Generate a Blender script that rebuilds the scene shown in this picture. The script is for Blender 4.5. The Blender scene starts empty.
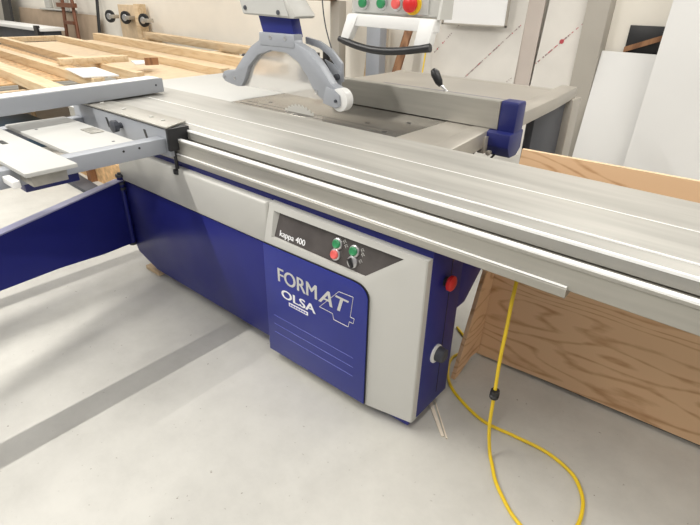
import bpy, bmesh, math, random
from mathutils import Vector, Matrix
random.seed(7)
S = bpy.context.scene
COL = S.collection
V = Vector

# ------------------------------------------------------------------ materials
def new_mat(name):
    m = bpy.data.materials.new(name); m.use_nodes = True
    nt = m.node_tree; b = nt.nodes['Principled BSDF']
    return m, nt, b

def mat(name, col, rough=.5, metal=0, var=.0, scale=6, bump=0, stretch=(1,1,1), rvar=0, coat=0, spec=None, col2=None, detail=5):
    """principled surface whose tint wanders a little with a noise texture"""
    m, nt, b = new_mat(name)
    b.inputs['Roughness'].default_value = rough
    b.inputs['Metallic'].default_value = metal
    b.inputs['Coat Weight'].default_value = coat
    if spec is not None: b.inputs['Specular IOR Level'].default_value = spec
    tc = nt.nodes.new('ShaderNodeTexCoord'); mp = nt.nodes.new('ShaderNodeMapping')
    nt.links.new(tc.outputs['Object'], mp.inputs['Vector'])
    mp.inputs['Scale'].default_value = stretch
    n = nt.nodes.new('ShaderNodeTexNoise'); n.inputs['Scale'].default_value = scale; n.inputs['Detail'].default_value = detail
    nt.links.new(mp.outputs[0], n.inputs['Vector'])
    r = nt.nodes.new('ShaderNodeValToRGB')
    c2 = col2 if col2 else tuple(max(0, c*(1-var)) for c in col)
    c1 = col if col2 else tuple(min(1, c*(1+var*.5)) for c in col)
    r.color_ramp.elements[0].position = .3; r.color_ramp.elements[1].position = .7
    r.color_ramp.elements[0].color = (*c2, 1); r.color_ramp.elements[1].color = (*c1, 1)
    nt.links.new(n.outputs['Fac'], r.inputs['Fac']); nt.links.new(r.outputs[0], b.inputs['Base Color'])
    if rvar:
        mr = nt.nodes.new('ShaderNodeMapRange'); mr.inputs[1].default_value=.3; mr.inputs[2].default_value=.7
        mr.inputs[3].default_value = rough-rvar; mr.inputs[4].default_value = rough+rvar
        nt.links.new(n.outputs['Fac'], mr.inputs[0]); nt.links.new(mr.outputs[0], b.inputs['Roughness'])
    if bump:
        bp = nt.nodes.new('ShaderNodeBump'); bp.inputs['Strength'].default_value = bump; bp.inputs['Distance'].default_value = .002
        nt.links.new(n.outputs['Fac'], bp.inputs['Height']); nt.links.new(bp.outputs[0], b.inputs['Normal'])
    return m

def wood(name, c_light, c_dark, scale=3.0, dist=6.0, stretch=(1,6,6), rot=(0,0,0), rough=.6, knots=False, band=(.35,.75)):
    m, nt, b = new_mat(name)
    b.inputs['Roughness'].default_value = rough
    tc = nt.nodes.new('ShaderNodeTexCoord'); mp = nt.nodes.new('ShaderNodeMapping')
    mp.inputs['Scale'].default_value = stretch; mp.inputs['Rotation'].default_value = rot
    nt.links.new(tc.outputs['Object'], mp.inputs['Vector'])
    n0 = nt.nodes.new('ShaderNodeTexNoise'); n0.inputs['Scale'].default_value = scale*.55; n0.inputs['Detail'].default_value = 2
    nt.links.new(mp.outputs[0], n0.inputs['Vector'])
    mul = nt.nodes.new('ShaderNodeMath'); mul.operation = 'MULTIPLY'; mul.inputs[1].default_value = dist
    nt.links.new(n0.outputs['Fac'], mul.inputs[0])
    fr = nt.nodes.new('ShaderNodeMath'); fr.operation = 'PINGPONG'; fr.inputs[1].default_value = .5
    nt.links.new(mul.outputs[0], fr.inputs[0])
    fine = nt.nodes.new('ShaderNodeTexNoise'); fine.inputs['Scale'].default_value = scale*9; fine.inputs['Detail'].default_value = 6
    nt.links.new(mp.outputs[0], fine.inputs['Vector'])
    add = nt.nodes.new('ShaderNodeMath'); add.operation = 'MULTIPLY_ADD'; add.inputs[1].default_value = .5
    nt.links.new(fine.outputs['Fac'], add.inputs[0]); 
    sc = nt.nodes.new('ShaderNodeMath'); sc.operation='MULTIPLY'; sc.inputs[1].default_value = 1.1
    nt.links.new(fr.outputs[0], sc.inputs[0]); nt.links.new(sc.outputs[0], add.inputs[2])
    r = nt.nodes.new('ShaderNodeValToRGB')
    r.color_ramp.elements[0].position = band[0]; r.color_ramp.elements[1].position = band[1]
    r.color_ramp.elements[0].color = (*c_light, 1); r.color_ramp.elements[1].color = (*c_dark, 1)
    nt.links.new(add.outputs[0], r.inputs['Fac']); nt.links.new(r.outputs[0], b.inputs['Base Color'])
    return m

M = {}
M['floor'] = None
def floor_mat():
    m, nt, b = new_mat('painted_concrete')
    tc = nt.nodes.new('ShaderNodeTexCoord')
    n = nt.nodes.new('ShaderNodeTexNoise'); n.inputs['Scale'].default_value = 1.3; n.inputs['Detail'].default_value = 9; n.inputs['Roughness'].default_value=.62
    nt.links.new(tc.outputs['Object'], n.inputs['Vector'])
    r = nt.nodes.new('ShaderNodeValToRGB'); r.color_ramp.elements[0].position=.3; r.color_ramp.elements[1].position=.7
    r.color_ramp.elements[0].color=(.50,.49,.455,1); r.color_ramp.elements[1].color=(.60,.59,.55,1)
    nt.links.new(n.outputs['Fac'], r.inputs['Fac'])
    # specks of dust and grit
    n2 = nt.nodes.new('ShaderNodeTexNoise'); n2.inputs['Scale'].default_value = 55; n2.inputs['Detail'].default_value = 3
    nt.links.new(tc.outputs['Object'], n2.inputs['Vector'])
    r2 = nt.nodes.new('ShaderNodeValToRGB'); r2.color_ramp.elements[0].position=.235; r2.color_ramp.elements[1].position=.30
    r2.color_ramp.elements[0].color=(.45,.42,.38,1); r2.color_ramp.elements[1].color=(1,1,1,1)
    nt.links.new(n2.outputs['Fac'], r2.inputs['Fac'])
    n3 = nt.nodes.new('ShaderNodeTexNoise'); n3.inputs['Scale'].default_value = 7; n3.inputs['Detail'].default_value = 8; n3.inputs['Roughness'].default_value=.7
    nt.links.new(tc.outputs['Object'], n3.inputs['Vector'])
    r3 = nt.nodes.new('ShaderNodeValToRGB'); r3.color_ramp.elements[0].position=.3; r3.color_ramp.elements[1].position=.6
    r3.color_ramp.elements[0].color=(.90,.90,.90,1); r3.color_ramp.elements[1].color=(1,1,1,1)
    nt.links.new(n3.outputs['Fac'], r3.inputs['Fac'])
    mx = nt.nodes.new('ShaderNodeMix'); mx.data_type='RGBA'; mx.blend_type='MULTIPLY'; mx.inputs[0].default_value=1
    nt.links.new(r.outputs[0], mx.inputs[6]); nt.links.new(r2.outputs[0], mx.inputs[7])
    mx2 = nt.nodes.new('ShaderNodeMix'); mx2.data_type='RGBA'; mx2.blend_type='MULTIPLY'; mx2.inputs[0].default_value=1
    nt.links.new(mx.outputs[2], mx2.inputs[6]); nt.links.new(r3.outputs[0], mx2.inputs[7])
    nt.links.new(mx2.outputs[2], b.inputs['Base Color'])
    b.inputs['Roughness'].default_value=.42; b.inputs['Specular IOR Level'].default_value=.35
    return m
M['floor'] = floor_mat()
M['wall'] = mat('wall_paint', (.88,.84,.76), .7, var=.05, scale=2)
M['alu'] = mat('brushed_aluminium', (.42,.405,.365), .42, metal=.45, var=.10, scale=5, stretch=(.6,9,9), rvar=.04)
M['alu_top'] = mat('worn_aluminium_top', (.43,.42,.39), .5, metal=.35, var=.16, scale=4, stretch=(.5,6,6), rvar=.05)
M['highlight_and_trim'] = mat('painted_highlight_and_white_trim', (.97,.97,.96), .35, var=.02)  # near-white stand-in for highlights on table edges; also used for real white strips
M['galv'] = mat('satin_steel_extension', (.50,.47,.42), .45, metal=.55, var=.12, scale=3, rvar=.08)
M['cast'] = mat('polished_cast_iron', (.27,.255,.23), .22, metal=.75, var=.25, scale=4, rvar=.08)
M['greyp'] = mat('grey_painted_steel', (.55,.545,.515), .4, var=.04, scale=3)
M['bluegrey'] = mat('blue_grey_painted_aluminium', (.37,.39,.43), .42, metal=.15, var=.05, scale=4)
M['plate'] = mat('light_grey_plate', (.52,.52,.50), .5, var=.04, scale=4)
M['blue'] = mat('blue_painted_steel', (.016,.020,.185), .38, var=.25, scale=3, spec=.3, col2=(.024,.028,.19), rvar=.06)
M['bluedoor'] = mat('blue_door_paint', (.013,.023,.24), .38, var=.1, scale=5, coat=.15)
M['bluehead'] = mat('blue_plastic', (.018,.024,.15), .4, var=.1, scale=9)
M['lilac'] = mat('lilac_steel_edge', (.42,.42,.62), .4, metal=.2, var=.06)
M['black'] = mat('black_plastic', (.015,.015,.017), .4, var=.2, scale=20)
M['darkpanel'] = mat('dark_brown_control_panel', (.085,.075,.072), .4, var=.25, scale=14)
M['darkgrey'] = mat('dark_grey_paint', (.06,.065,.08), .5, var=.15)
M['red'] = mat('red_plastic', (.65,.02,.02), .35, var=.08)
M['redlit'] = mat('pale_red_button', (.80,.13,.12), .35, var=.05)
M['green'] = mat('green_plastic', (.03,.26,.10), .35, var=.08)
M['yellowd'] = mat('yellow_plastic', (.85,.60,.04), .4, var=.05)
M['white'] = mat('white_plastic', (.82,.82,.81), .35, var=.03)
M['silver'] = mat('silver_lettering', (.62,.62,.60), .4, metal=.1, var=.03)
M['whitel'] = mat('white_lettering', (.88,.88,.90), .45, var=.02)
M['groove'] = mat('light_blue_line', (.07,.09,.42), .4, var=.05)
M['brass'] = mat('warm_steel', (.45,.40,.33), .35, metal=.8, var=.1)
M['steel'] = mat('bright_steel', (.65,.65,.66), .28, metal=.9, var=.06)
M['sheet'] = mat('white_board_sheet', (.80,.80,.79), .35, var=.03, scale=1.5)
M['film'] = mat('film_covered_sheet', (.80,.77,.72), .22, var=.07, scale=3, coat=.3)
M['gloss'] = mat('glossy_whiteboard', (.95,.95,.95), .2, var=.01)
M['print_red'] = mat('red_mark', (.55,.08,.10), .5, var=.1)
M['print_dark'] = mat('faded_dark_print', (.34,.24,.24), .5, var=.1)
M['pink'] = mat('pinkish_grey_board', (.60,.53,.48), .6, var=.08, scale=3)
M['column'] = mat('grey_column_paint', (.48,.45,.40), .6, var=.08, scale=2)
M['ply'] = wood('plywood_face', (.74,.49,.29), (.46,.23,.10), scale=1.7, dist=21, stretch=(.8,1,3.4), rough=.6, band=(.60,.92))
M['ply_edge'] = mat('plywood_edge', (.80,.58,.36), .6, var=.15, scale=30, stretch=(1,1,12))
M['pine'] = wood('pine_timber', (.70,.55,.36), (.56,.39,.21), scale=1.5, dist=7, stretch=(.7,8,8), rough=.6, band=(.45,1.1))
M['pine_dull'] = wood('aged_pine', (.70,.54,.35), (.52,.36,.20), scale=1.5, dist=7, stretch=(.7,8,8), rough=.65, band=(.4,1.0))
M['osb'] = mat('osb_sheathing', (.62,.40,.20), .7, var=.4, scale=16, detail=2, stretch=(1,1.6,1))
M['osb_pale'] = mat('particle_sheet', (.66,.51,.34), .65, var=.12, scale=14)
M['brownw'] = wood('brown_wood', (.34,.17,.08), (.20,.09,.04), scale=2, dist=5, stretch=(5,5,1))
M['card'] = mat('brown_hardboard', (.47,.36,.26), .7, var=.12, scale=4)
M['yellow'] = mat('yellow_cable', (.80,.56,.02), .4, var=.12, scale=12)
M['chip'] = mat('pale_splinter', (.80,.72,.60), .7, var=.1, scale=20)
M['slate'] = mat('slate_blue_crate', (.06,.11,.17), .5, var=.2)
M['greens'] = mat('green_strap', (.10,.22,.07), .6, var=.3, scale=10)
M['shaft'] = mat('red_brown_iron', (.22,.09,.05), .5, metal=.3, var=.2)
def clear_mat():
    m, nt, b = new_mat('clear_polycarbonate')
    b.inputs['Base Color'].default_value=(.93,.92,.90,1); b.inputs['Roughness'].default_value=.06
    b.inputs['Transmission Weight'].default_value=.72; b.inputs['IOR'].default_value=1.12
    n = nt.nodes.new('ShaderNodeTexNoise'); n.inputs['Scale'].default_value=14
    mr = nt.nodes.new('ShaderNodeMapRange'); mr.inputs[3].default_value=.04; mr.inputs[4].default_value=.22
    nt.links.new(n.outputs['Fac'], mr.inputs[0]); nt.links.new(mr.outputs[0], b.inputs['Roughness'])
    return m
M['clear'] = clear_mat()

# ------------------------------------------------------------------ mesh helpers
class MB:
    def __init__(s): s.bm = bmesh.new()
    def box(s, lo, hi, bev=0, seg=2, mx=None):
        r = bmesh.ops.create_cube(s.bm, size=1)
        vs = r['verts']; c = [(a+b)/2 for a,b in zip(lo,hi)]; d=[abs(b-a) for a,b in zip(lo,hi)]
        for v in vs: v.co = V((v.co.x*d[0]+c[0], v.co.y*d[1]+c[1], v.co.z*d[2]+c[2]))
        if bev:
            es = list({e for v in vs for e in v.link_edges})
            r2 = bmesh.ops.bevel(s.bm, geom=es, offset=bev, segments=seg, profile=.5, affect='EDGES')
            vs = list({v for f in r2['faces'] for v in f.verts} | {v for v in vs if v.is_valid})
        if mx is not None:
            for v in vs: v.co = mx @ v.co
        return s
    def prism(s, pts, depth, fr=None, bev=0):
        """pts: list of 3d points of a flat polygon; depth: vector of extrusion"""
        vs = [s.bm.verts.new(p) for p in pts]
        f = s.bm.faces.new(vs)
        r = bmesh.ops.extrude_face_region(s.bm, geom=[f])
        nv = [g for g in r['geom'] if isinstance(g, bmesh.types.BMVert)]
        for v in nv: v.co += V(depth)
        if bev:
            es = list({e for v in vs+nv for e in v.link_edges})
            bmesh.ops.bevel(s.bm, geom=es, offset=bev, segments=2, profile=.5, affect='EDGES')
        bmesh.ops.recalc_face_normals(s.bm, faces=s.bm.faces[:])
        return s
    def sheet(s, pts, nrm_t):
        return s.prism(pts, nrm_t)
    def tube(s, pts, r, seg=12, cap=True):
        pts = [V(p) for p in pts]; rings=[]; n=len(pts)
        rr = r if isinstance(r,(list,tuple)) else [r]*n
        up = V((0,0,1)); prev=None
        for i,p in enumerate(pts):
            t = (pts[min(i+1,n-1)]-pts[max(i-1,0)]).normalized()
            a = prev if prev is not None else (V((0,0,1)) if abs(t.z)<.9 else V((1,0,0)))
            a = (a - t*a.dot(t)).normalized(); b = t.cross(a); prev=a
            rings.append([s.bm.verts.new(p+ (a*math.cos(k*2*math.pi/seg)+b*math.sin(k*2*math.pi/seg))*rr[i]) for k in range(seg)])
        for i in range(n-1):
            for k in range(seg):
                s.bm.faces.new((rings[i][k],rings[i][(k+1)%seg],rings[i+1][(k+1)%seg],rings[i+1][k]))
        if cap: s.bm.faces.new(rings[0][::-1]); s.bm.faces.new(rings[-1])
        bmesh.ops.recalc_face_normals(s.bm, faces=s.bm.faces[:])
        return s
    def cyl(s, p0, p1, r, seg=24, r2=None):
        return s.tube([p0,p1],[r, r if r2 is None else r2],seg)
    def lathe(s, origin, axis, prof, seg=28):
        """prof: (distance along axis, radius)"""
        o=V(origin); t=V(axis).normalized(); a=V((0,0,1)) if abs(t.z)<.9 else V((1,0,0))
        a=(a-t*a.dot(t)).normalized(); b=t.cross(a); rings=[]
        for (h,r) in prof:
            rings.append([s.bm.verts.new(o+t*h+(a*math.cos(k*2*math.pi/seg)+b*math.sin(k*2*math.pi/seg))*max(r,1e-4)) for k in range(seg)])
        for i in range(len(prof)-1):
            for k in range(seg):
                s.bm.faces.new((rings[i][k],rings[i][(k+1)%seg],rings[i+1][(k+1)%seg],rings[i+1][k]))
        s.bm.faces.new(rings[0][::-1]); s.bm.faces.new(rings[-1])
        bmesh.ops.recalc_face_normals(s.bm, faces=s.bm.faces[:])
        return s
    def loft_x(s, prof, xs, cap=True):
        """closed (y,z) profile swept along x"""
        rings=[[s.bm.verts.new((x,y,z)) for y,z in prof] for x in xs]
        n=len(prof)
        for i in range(len(xs)-1):
            for k in range(n):
                s.bm.faces.new((rings[i][k],rings[i][(k+1)%n],rings[i+1][(k+1)%n],rings[i+1][k]))
        if cap: s.bm.faces.new(rings[0][::-1]); s.bm.faces.new(rings[-1])
        bmesh.ops.recalc_face_normals(s.bm, faces=s.bm.faces[:])
        return s

def smooth_mesh(me, deg):
    me.polygons.foreach_set('use_smooth', [True]*len(me.polygons))
    me.set_sharp_from_angle(angle=math.radians(deg))
def org(o):
    p=V((0,0,0))
    while o is not None: p = p+o.location; o=o.parent
    return p
def thing(name, label, cat, loc=(0,0,0), group=None):
    o = bpy.data.objects.new(name, None); COL.objects.link(o); o.location = loc; o.empty_display_size=.05
    o['label']=label; o['category']=cat
    if group: o['group']=group
    return o
def part(name, mb, m, parent=None, label=None, smooth=35, stuff=False):
    me = bpy.data.meshes.new(name)
    mb.bm.normal_update(); mb.bm.to_mesh(me); mb.bm.free()
    o = bpy.data.objects.new(name, me); COL.objects.link(o)
    if parent is not None:
        me.transform(Matrix.Translation(-org(parent))); o.parent = parent
    me.materials.append(m)
    if smooth: smooth_mesh(me, smooth)
    if label: o['label']=label
    if stuff: o['kind']='stuff'
    return o
def each(name, mb, m, parent=None, label=None, smooth=35):
    """one part per separate piece of the shape"""
    bm=mb.bm; bm.verts.ensure_lookup_table(); seen=set(); groups=[]
    for v in bm.verts:
        if v in seen: continue
        st=[v]; seen.add(v); g=[]
        while st:
            a=st.pop(); g.append(a)
            for e in a.link_edges:
                b=e.other_vert(a)
                if b not in seen: seen.add(b); st.append(b)
        groups.append(g)
    out=[]
    for g in groups:
        n=MB(); mp={v:n.bm.verts.new(v.co) for v in g}
        for f in {f for v in g for f in v.link_faces}: n.bm.faces.new([mp[v] for v in f.verts])
        out.append(part(name,n,m,parent,label,smooth))
    bm.free(); return out
def solo(name, mb, m, label, cat, loc=(0,0,0), group=None, smooth=35):
    """a thing that is one mesh"""
    me = bpy.data.meshes.new(name); mb.bm.normal_update(); mb.bm.to_mesh(me); mb.bm.free()
    me.transform(Matrix.Translation(-V(loc)))
    o = bpy.data.objects.new(name, me); COL.objects.link(o); o.location=loc
    me.materials.append(m); smooth_mesh(me, smooth)
    o['label']=label; o['category']=cat
    if group: o['group']=group
    return o
def struct(name, mb, m):
    o = part(name, mb, m); o['kind']='structure'; return o
def lettering(name, txt, m, parent, x0, x1, z0, z1, y, shear=0, bold=0, depth=.0008, fn=None, label=None, fat=0):
    """raised letters that fill the rectangle x0..x1, z0..z1 on a face looking towards -y (fn bends the points)"""
    cu = bpy.data.curves.new(name,'FONT'); cu.body=txt; cu.shear=shear; cu.offset=bold; cu.extrude=.01; cu.resolution_u=4
    to = bpy.data.objects.new('t',cu); COL.objects.link(to)
    bpy.context.view_layer.update()
    dg = bpy.context.evaluated_depsgraph_get()
    me = bpy.data.meshes.new_from_object(to.evaluated_get(dg))
    bpy.data.objects.remove(to); bpy.data.curves.remove(cu)
    xs=[v.co.x for v in me.vertices]; ys=[v.co.y for v in me.vertices]
    ax,bx,ay,by=min(xs),max(xs),min(ys),max(ys)
    for v in me.vertices:
        X=x0+(v.co.x-ax)/(bx-ax)*(x1-x0); Z=z0+(v.co.y-ay)/(by-ay)*(z1-z0)
        d = -depth if v.co.z>0 else 0
        v.co = fn(X,Z,d) if fn else (X,y+d,Z)
    if fat:
        b2=bmesh.new(); b2.from_mesh(me); r=bmesh.ops.duplicate(b2,geom=b2.verts[:]+b2.edges[:]+b2.faces[:])
        for v in r['geom']:
            if isinstance(v,bmesh.types.BMVert): v.co+=V((fat,-.00015,0))
        b2.to_mesh(me); b2.free()
    me.transform(Matrix.Translation(-org(parent)))
    me.name=name
    o=bpy.data.objects.new(name,me); COL.objects.link(o); o.parent=parent; me.materials.clear(); me.materials.append(m)
    if label: o['label']=label
    return o

# ------------------------------------------------------------------ room
struct('floor', MB().box((-17,-6,-.1),(6,4,0)), M['floor'])
struct('wall_back', MB().box((-17,4,-.1),(6,4.2,4.0)), M['wall'])
struct('wall_left', MB().box((-17.2,-6,-.1),(-17,4.2,4.0)), M['wall'])
struct('trim_1', MB().box((-.90,3.84,0),(-.71,4.0,4.0),.004), M['column'])

# ------------------------------------------------------------------ panel saw
saw = thing('panel_saw','large blue and grey panel saw with a long aluminium sliding table','panel saw',(-.95,.3,0))
# lower body: blue base with a cut corner at the left foot
base = part('base_cabinet', MB().prism([(-1.90,.0,.53),(-1.90,.0,.16),(-1.875,.0,.115),(-1.70,.0,.058),(-.70,.0,.058),(-.02,.0,.058),(-.02,0,.53)],(0,.24,0),bev=.004), M['blue'], saw)
part('upper_panel', MB().box((-1.90,-.008,.534),(-.727,.10,.717),.012,3), M['greyp'], saw, 'light grey upper panel')
part('bearer', MB().box((-1.88,.03,.70),(-.004,.24,.760),.004), M['blue'], saw, 'dark blue strip under the aluminium table')
for x in (-1.80,-1.35,-.75,-.07):
    part('foot', MB().lathe((x,.10 if x<-1.5 else .16,0),(0,0,1),[(0,.035),(.012,.035),(.02,.014),(.062,.014)],20), M['darkgrey'], saw)
part('rear_body', MB().box((-1.62,.24,.08),(-.62,1.0,.82),.006), M['greyp'], saw)

# control housing: grey shell that bows forward, upper band leaning back
def bp(x,z,d=0):   # point on the leaning upper band; d pushes it inwards
    return V((x, -.04+(z-.565)*(.04/.155)+d*.97, z-d*.25))
hs = MB(); bm = hs.bm
def nv(x,y,z): return bm.verts.new((x,y,z))
xl=-.722; zb=.046; zt=.720
A=nv(xl,-.034,zb); A1=nv(xl,-.034,.565); A2=nv(xl,.006,zt)
B=nv(xl+.008,-.04,zb); B1=nv(xl+.008,-.04,.565); B2=nv(xl+.008,0,zt)
C0=nv(-.2,-.04,zb); C1=nv(-.2,-.04,.565)
D0=nv(-.004,-.0008,zb); D1=nv(-.004,-.0008,.717)
E0=nv(0,.004,zb); E1=nv(0,.004,.716)
F0=nv(0,.040,zb); F1=nv(0,.040,.716)
G0=nv(xl,.040,zb); G1=nv(xl,.040,zt)
for f in ((A,B,B1,A1),(A1,B1,B2,A2),(B,C0,C1,B1),(C0,D0,D1,C1),(D0,E0,E1,D1),(E0,F0,F1,E1),(G0,A,A1,A2,G1),(A2,B2,D1,E1,F1,G1),(G0,F0,E0,D0,C0,B,A)): bm.faces.new(f)
ro=[bm.verts.new(bp(x,z)) for x,z in [(-.680,.594),(-.222,.590),(-.083,.697),(-.687,.694)]]
outer=[B1,C1,D1,B2]
for k in range(4): bm.faces.new((outer[k],outer[(k+1)%4],ro[(k+1)%4],ro[k]))
ri=[bm.verts.new(bp(x,z,.016)) for x,z in [(-.677,.597),(-.223,.593),(-.092,.693),(-.667,.691)]]
for k in range(4): bm.faces.new((ro[k],ro[(k+1)%4],ri[(k+1)%4],ri[k]))
bmesh.ops.recalc_face_normals(bm, faces=bm.faces[:])
housing = part('control_housing', hs, M['greyp'], saw, 'light grey control housing', smooth=20)
q=[bp(x,z,.0145) for x,z in [(-.677,.597),(-.223,.593),(-.092,.693),(-.667,.691)]]
panel = part('control_panel', MB().prism(q,(0,.004,-.001)), M['darkpanel'], housing, 'dark brown recessed control panel', smooth=0)
lettering('model_lettering','kappa 400',M['whitel'],housing,-.650,-.515,.600,.629,0,fat=.0014,fn=lambda X,Z,d:bp(X,Z,.0140+d))
nrm = V((0,-.97,.25))
def knob_at(name,x,z,m,r=.017,ring=M['steel'],selector=False):
    p=bp(x,z,.0145)
    o=part(name, MB().lathe(p,nrm,[(0,r*1.25),(.007,r*1.25),(.009,r*1.05)]), ring, housing)
    if not selector:
        part('button_cap', MB().lathe(p+nrm*.0085,nrm,[(0,r*.95),(.006,r*.95),(.009,r*.75),(.007,r*.5),(.0065,.0005)]), m, o)
    else:
        part('selector_grip', MB().box((-.005,-.020,-.017),(.005,0,.017),.002,mx=Matrix.Translation(p)@Matrix.Rotation(math.radians(-28),4,'Y')), m, o)
    return o
knob_at('start_button',-.362,.662,M['green'])
knob_at('start_button',-.285,.660,M['green'])
knob_at('stop_button',-.363,.624,M['redlit'])
knob_at('selector_switch',-.285,.622,M['black'],selector=True)
mk=MB()
for (x,z) in ((-.335,.678),(-.325,.665),(-.255,.672),(-.250,.658),(-.254,.634)):
    for k in range(5):
        a=k*1.1; mk.box((-.0032,-.0008,-.0009),(.0032,0,.0009),mx=Matrix.Translation(bp(x+.005*math.cos(a),z+.005*math.sin(a),.0140))@Matrix.Rotation(a,4,'Y'))
each('switch_symbol', mk, M['silver'], housing, smooth=0)
# blue door
dp=[(-.716,.048),(-.189,.052),(-.189,.515)]
for k in range(1,8):
    a=math.radians(90*k/8); dp.append((-.189-.055*(1-math.cos(a)), .515+.050*math.sin(a)))
dp += [(-.262,.567),(-.716,.562)]
door = part('housing_door', MB().prism([(x,-.0425,z) for x,z in dp],(0,-.004,0),bev=.0012), M['bluedoor'], saw, 'bright blue door')
part('door_seal', MB().prism([(x*1.0+(.004 if x>-.3 else -.0),-.0402,z+(.005 if z>.4 else 0)) for x,z in dp],(0,-.0022,0)), M['black'], door)
Y=-.0467
lettering('brand_lettering','FORM',M['silver'],door,-.637,-.428,.421,.482,Y,fat=.0035)
lettering('brand_lettering','AT',M['silver'],door,-.418,-.274,.421,.482,Y,shear=.25,fat=.0035)
four=[(-.317,.502),(-.251,.506),(-.262,.419),(-.244,.419),(-.248,.397),(-.266,.397),(-.271,.372),(-.341,.372),(-.346,.396),(-.412,.397)]
f4=MB(); pts=[(x,Y-.0005,z) for x,z in four]
for a,b_ in zip(pts,pts[1:]+pts[:1]): f4.tube([a,b_],.0011,6)
part('figure_four_outline', f4, M['silver'], door)
lettering('dealer_lettering','OLSA',M['whitel'],door,-.621,-.437,.353,.391,Y,fat=.004)
part('name_plate', MB().box((-.580,Y-.001,.328),(-.474,Y,.344)), M['whitel'], door, 'small white name strip')
for k_ in range(7):
    part('plate_mark', MB().box((-.574+k_*.0137,Y-.0016,.3325),(-.5635+k_*.0137,Y-.001,.3395)), M['groove'], door, smooth=0)
g=MB()
for z0 in (.243,.200,.158): g.tube([(-.675,Y,z0),(-.245,Y,z0)],.0012,6)
each('door_line', g, M['groove'], door)
# right side of the housing
side = part('side_panel', MB().box((-.30,.028,.048),(.002,.243,.745),.006,2), M['blue'], saw, 'dark blue right side panel')
part('panel_seam', MB().box((.0,.158,.09),(.0032,.161,.70)), M['black'], side)
part('lower_lip', MB().box((-.20,-.002,.022),(-.012,.235,.050),.006), M['blue'], saw)
st = part('emergency_stop', MB().lathe((.002,.125,.595),(1,0,0),[(0,.017),(.012,.017)]), M['black'], saw)
part('button_cap', MB().lathe((.013,.125,.595),(1,0,0),[(0,.020),(.006,.027),(.016,.027),(.021,.021),(.023,.006)]), M['red'], st, 'red mushroom cap')
sk = part('power_socket', MB().lathe((.002,.117,.30),(1,0,0),[(0,.036),(.006,.036),(.008,.030)]), M['white'], saw, 'white ringed round socket')
part('socket_cover', MB().lathe((.009,.122,.30),(1,0,0),[(0,.029),(.026,.027),(.030,.022),(.031,.002)]), M['darkgrey'], sk, 'dark grey socket cover')
part('diagonal_bracket', MB().prism([(-.03,.24,.70),(-.03,.24,.43),(-.03,.30,.43),(-.03,.46,.58),(-.03,.46,.70)],(.03,0,0),bev=.003), M['blue'], saw)

# sliding table: long aluminium carriage on its guide beam
XL,XR=-2.45,1.75
xs=[XL,-1.2,0,XR]
prof=[(.552,.902),(.315,.902),(.311,.8985),(.307,.8985),(.303,.902),(.112,.902),(.100,.8985),(.082,.8905),(.066,.884),(.061,.879),(.060,.845),(.072,.838),(.552,.838)]
st_ = part('sliding_table', MB().loft_x(prof,[XL,XR]), M['alu_top'], saw, smooth=25)
part('front_edge_highlight', MB().box((XL+.002,.0985,.8965),(XR-.002,.1035,.9012)), M['highlight_and_trim'], st_)  # highlight painted as a near-white line along the table's front top edge
part('lower_edge_highlight', MB().box((XL+.002,.0585,.877),(XR-.002,.0670,.8853)), M['highlight_and_trim'], st_)  # second painted highlight, where the rounded front turns down
part('table_groove', MB().box((XL+.002,.3055,.8986),(XR-.002,.3085,.9024)), M['highlight_and_trim'], st_)
gb=[(.030,.775),(.030,.845),(.022,.851),(.010,.851),(.004,.846),(.003,.838),(.006,.8345),(.007,.775),(.009,.773),(.012,.772)]
gb=[(.50,.772),(.50,.838),(.034,.838)]+[(y+.004,z) for y,z in gb[1:]]
part('guide_beam', MB().loft_x(gb,[XL+.05,XR]), M['alu'], saw, smooth=25)
part('ledge_highlight', MB().box((XL+.06,.0085,.8435),(XR-.001,.026,.8535),.002), M['highlight_and_trim'], saw)  # near-white strip paints the light caught by the guide beam ledge
lb=[(.06,.754),(.06,.778),(.008,.785),(.002,.783),(-.002,.778),(-.001,.755),(.004,.751)]
part('lower_rail', MB().loft_x([(y+.004,z) for y,z in lb],[-2.1,.402]), M['alu'], saw, 'short aluminium rail under the guide beam', smooth=25)
part('rail_highlight', MB().box((-2.1,.001,.7835),(.401,.010,.7865),.001), M['highlight_and_trim'], saw)  # painted highlight on the upper edge of the lower rail

# saw tables
ctab = part('saw_table', MB().box((-1.66,.556,.862),(-.55,1.6,.895),.003), M['cast'], saw, 'dark polished cast iron table')
slot=MB().box((-1.62,.60,.8945),(-.62,.606,.8957)).box((-1.62,.655,.8945),(-.62,.657,.8957))
each('table_slot', slot, M['black'], ctab)
hm=MB()
for x,y in ((-.80,.70),(-.66,.84),(-1.5,.72),(-.64,.62)): hm.cyl((x,y,.8945),(x,y,.8957),.012,12)
each('table_screw', hm, M['black'], ctab)
part('front_wing', MB().box((-2.60,.556,.868),(-1.662,1.35,.896),.003), M['plate'], saw, 'white painted table wing')
ext=MB().prism([(-.548,.556,.895),(-.33,.556,.895),(-.40,1.6,.895),(-.548,1.6,.895)],(0,0,-.02))
part('extension_table', ext, M['galv'], saw, 'satin grey extension table')
part('rear_table', MB().prism([(-1.78,1.602,.895),(-.40,1.602,.895),(-.44,2.31,.895),(-1.78,2.31,.895)],(0,0,-.02)), M['galv'], saw)
part('end_rail', MB().prism([(-.365,.556,.897),(-.268,.556,.897),(-.345,1.25,.897),(-.40,2.05,.897),(-.455,2.60,.897),(-.57,2.60,.897)],(0,0,-.075),bev=.006), M['galv'], saw, 'satin steel rail at the end of the table')
part('rear_rail', MB().box((-1.80,2.312,.835),(-.47,2.40,.896),.005), M['galv'], saw)
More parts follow.
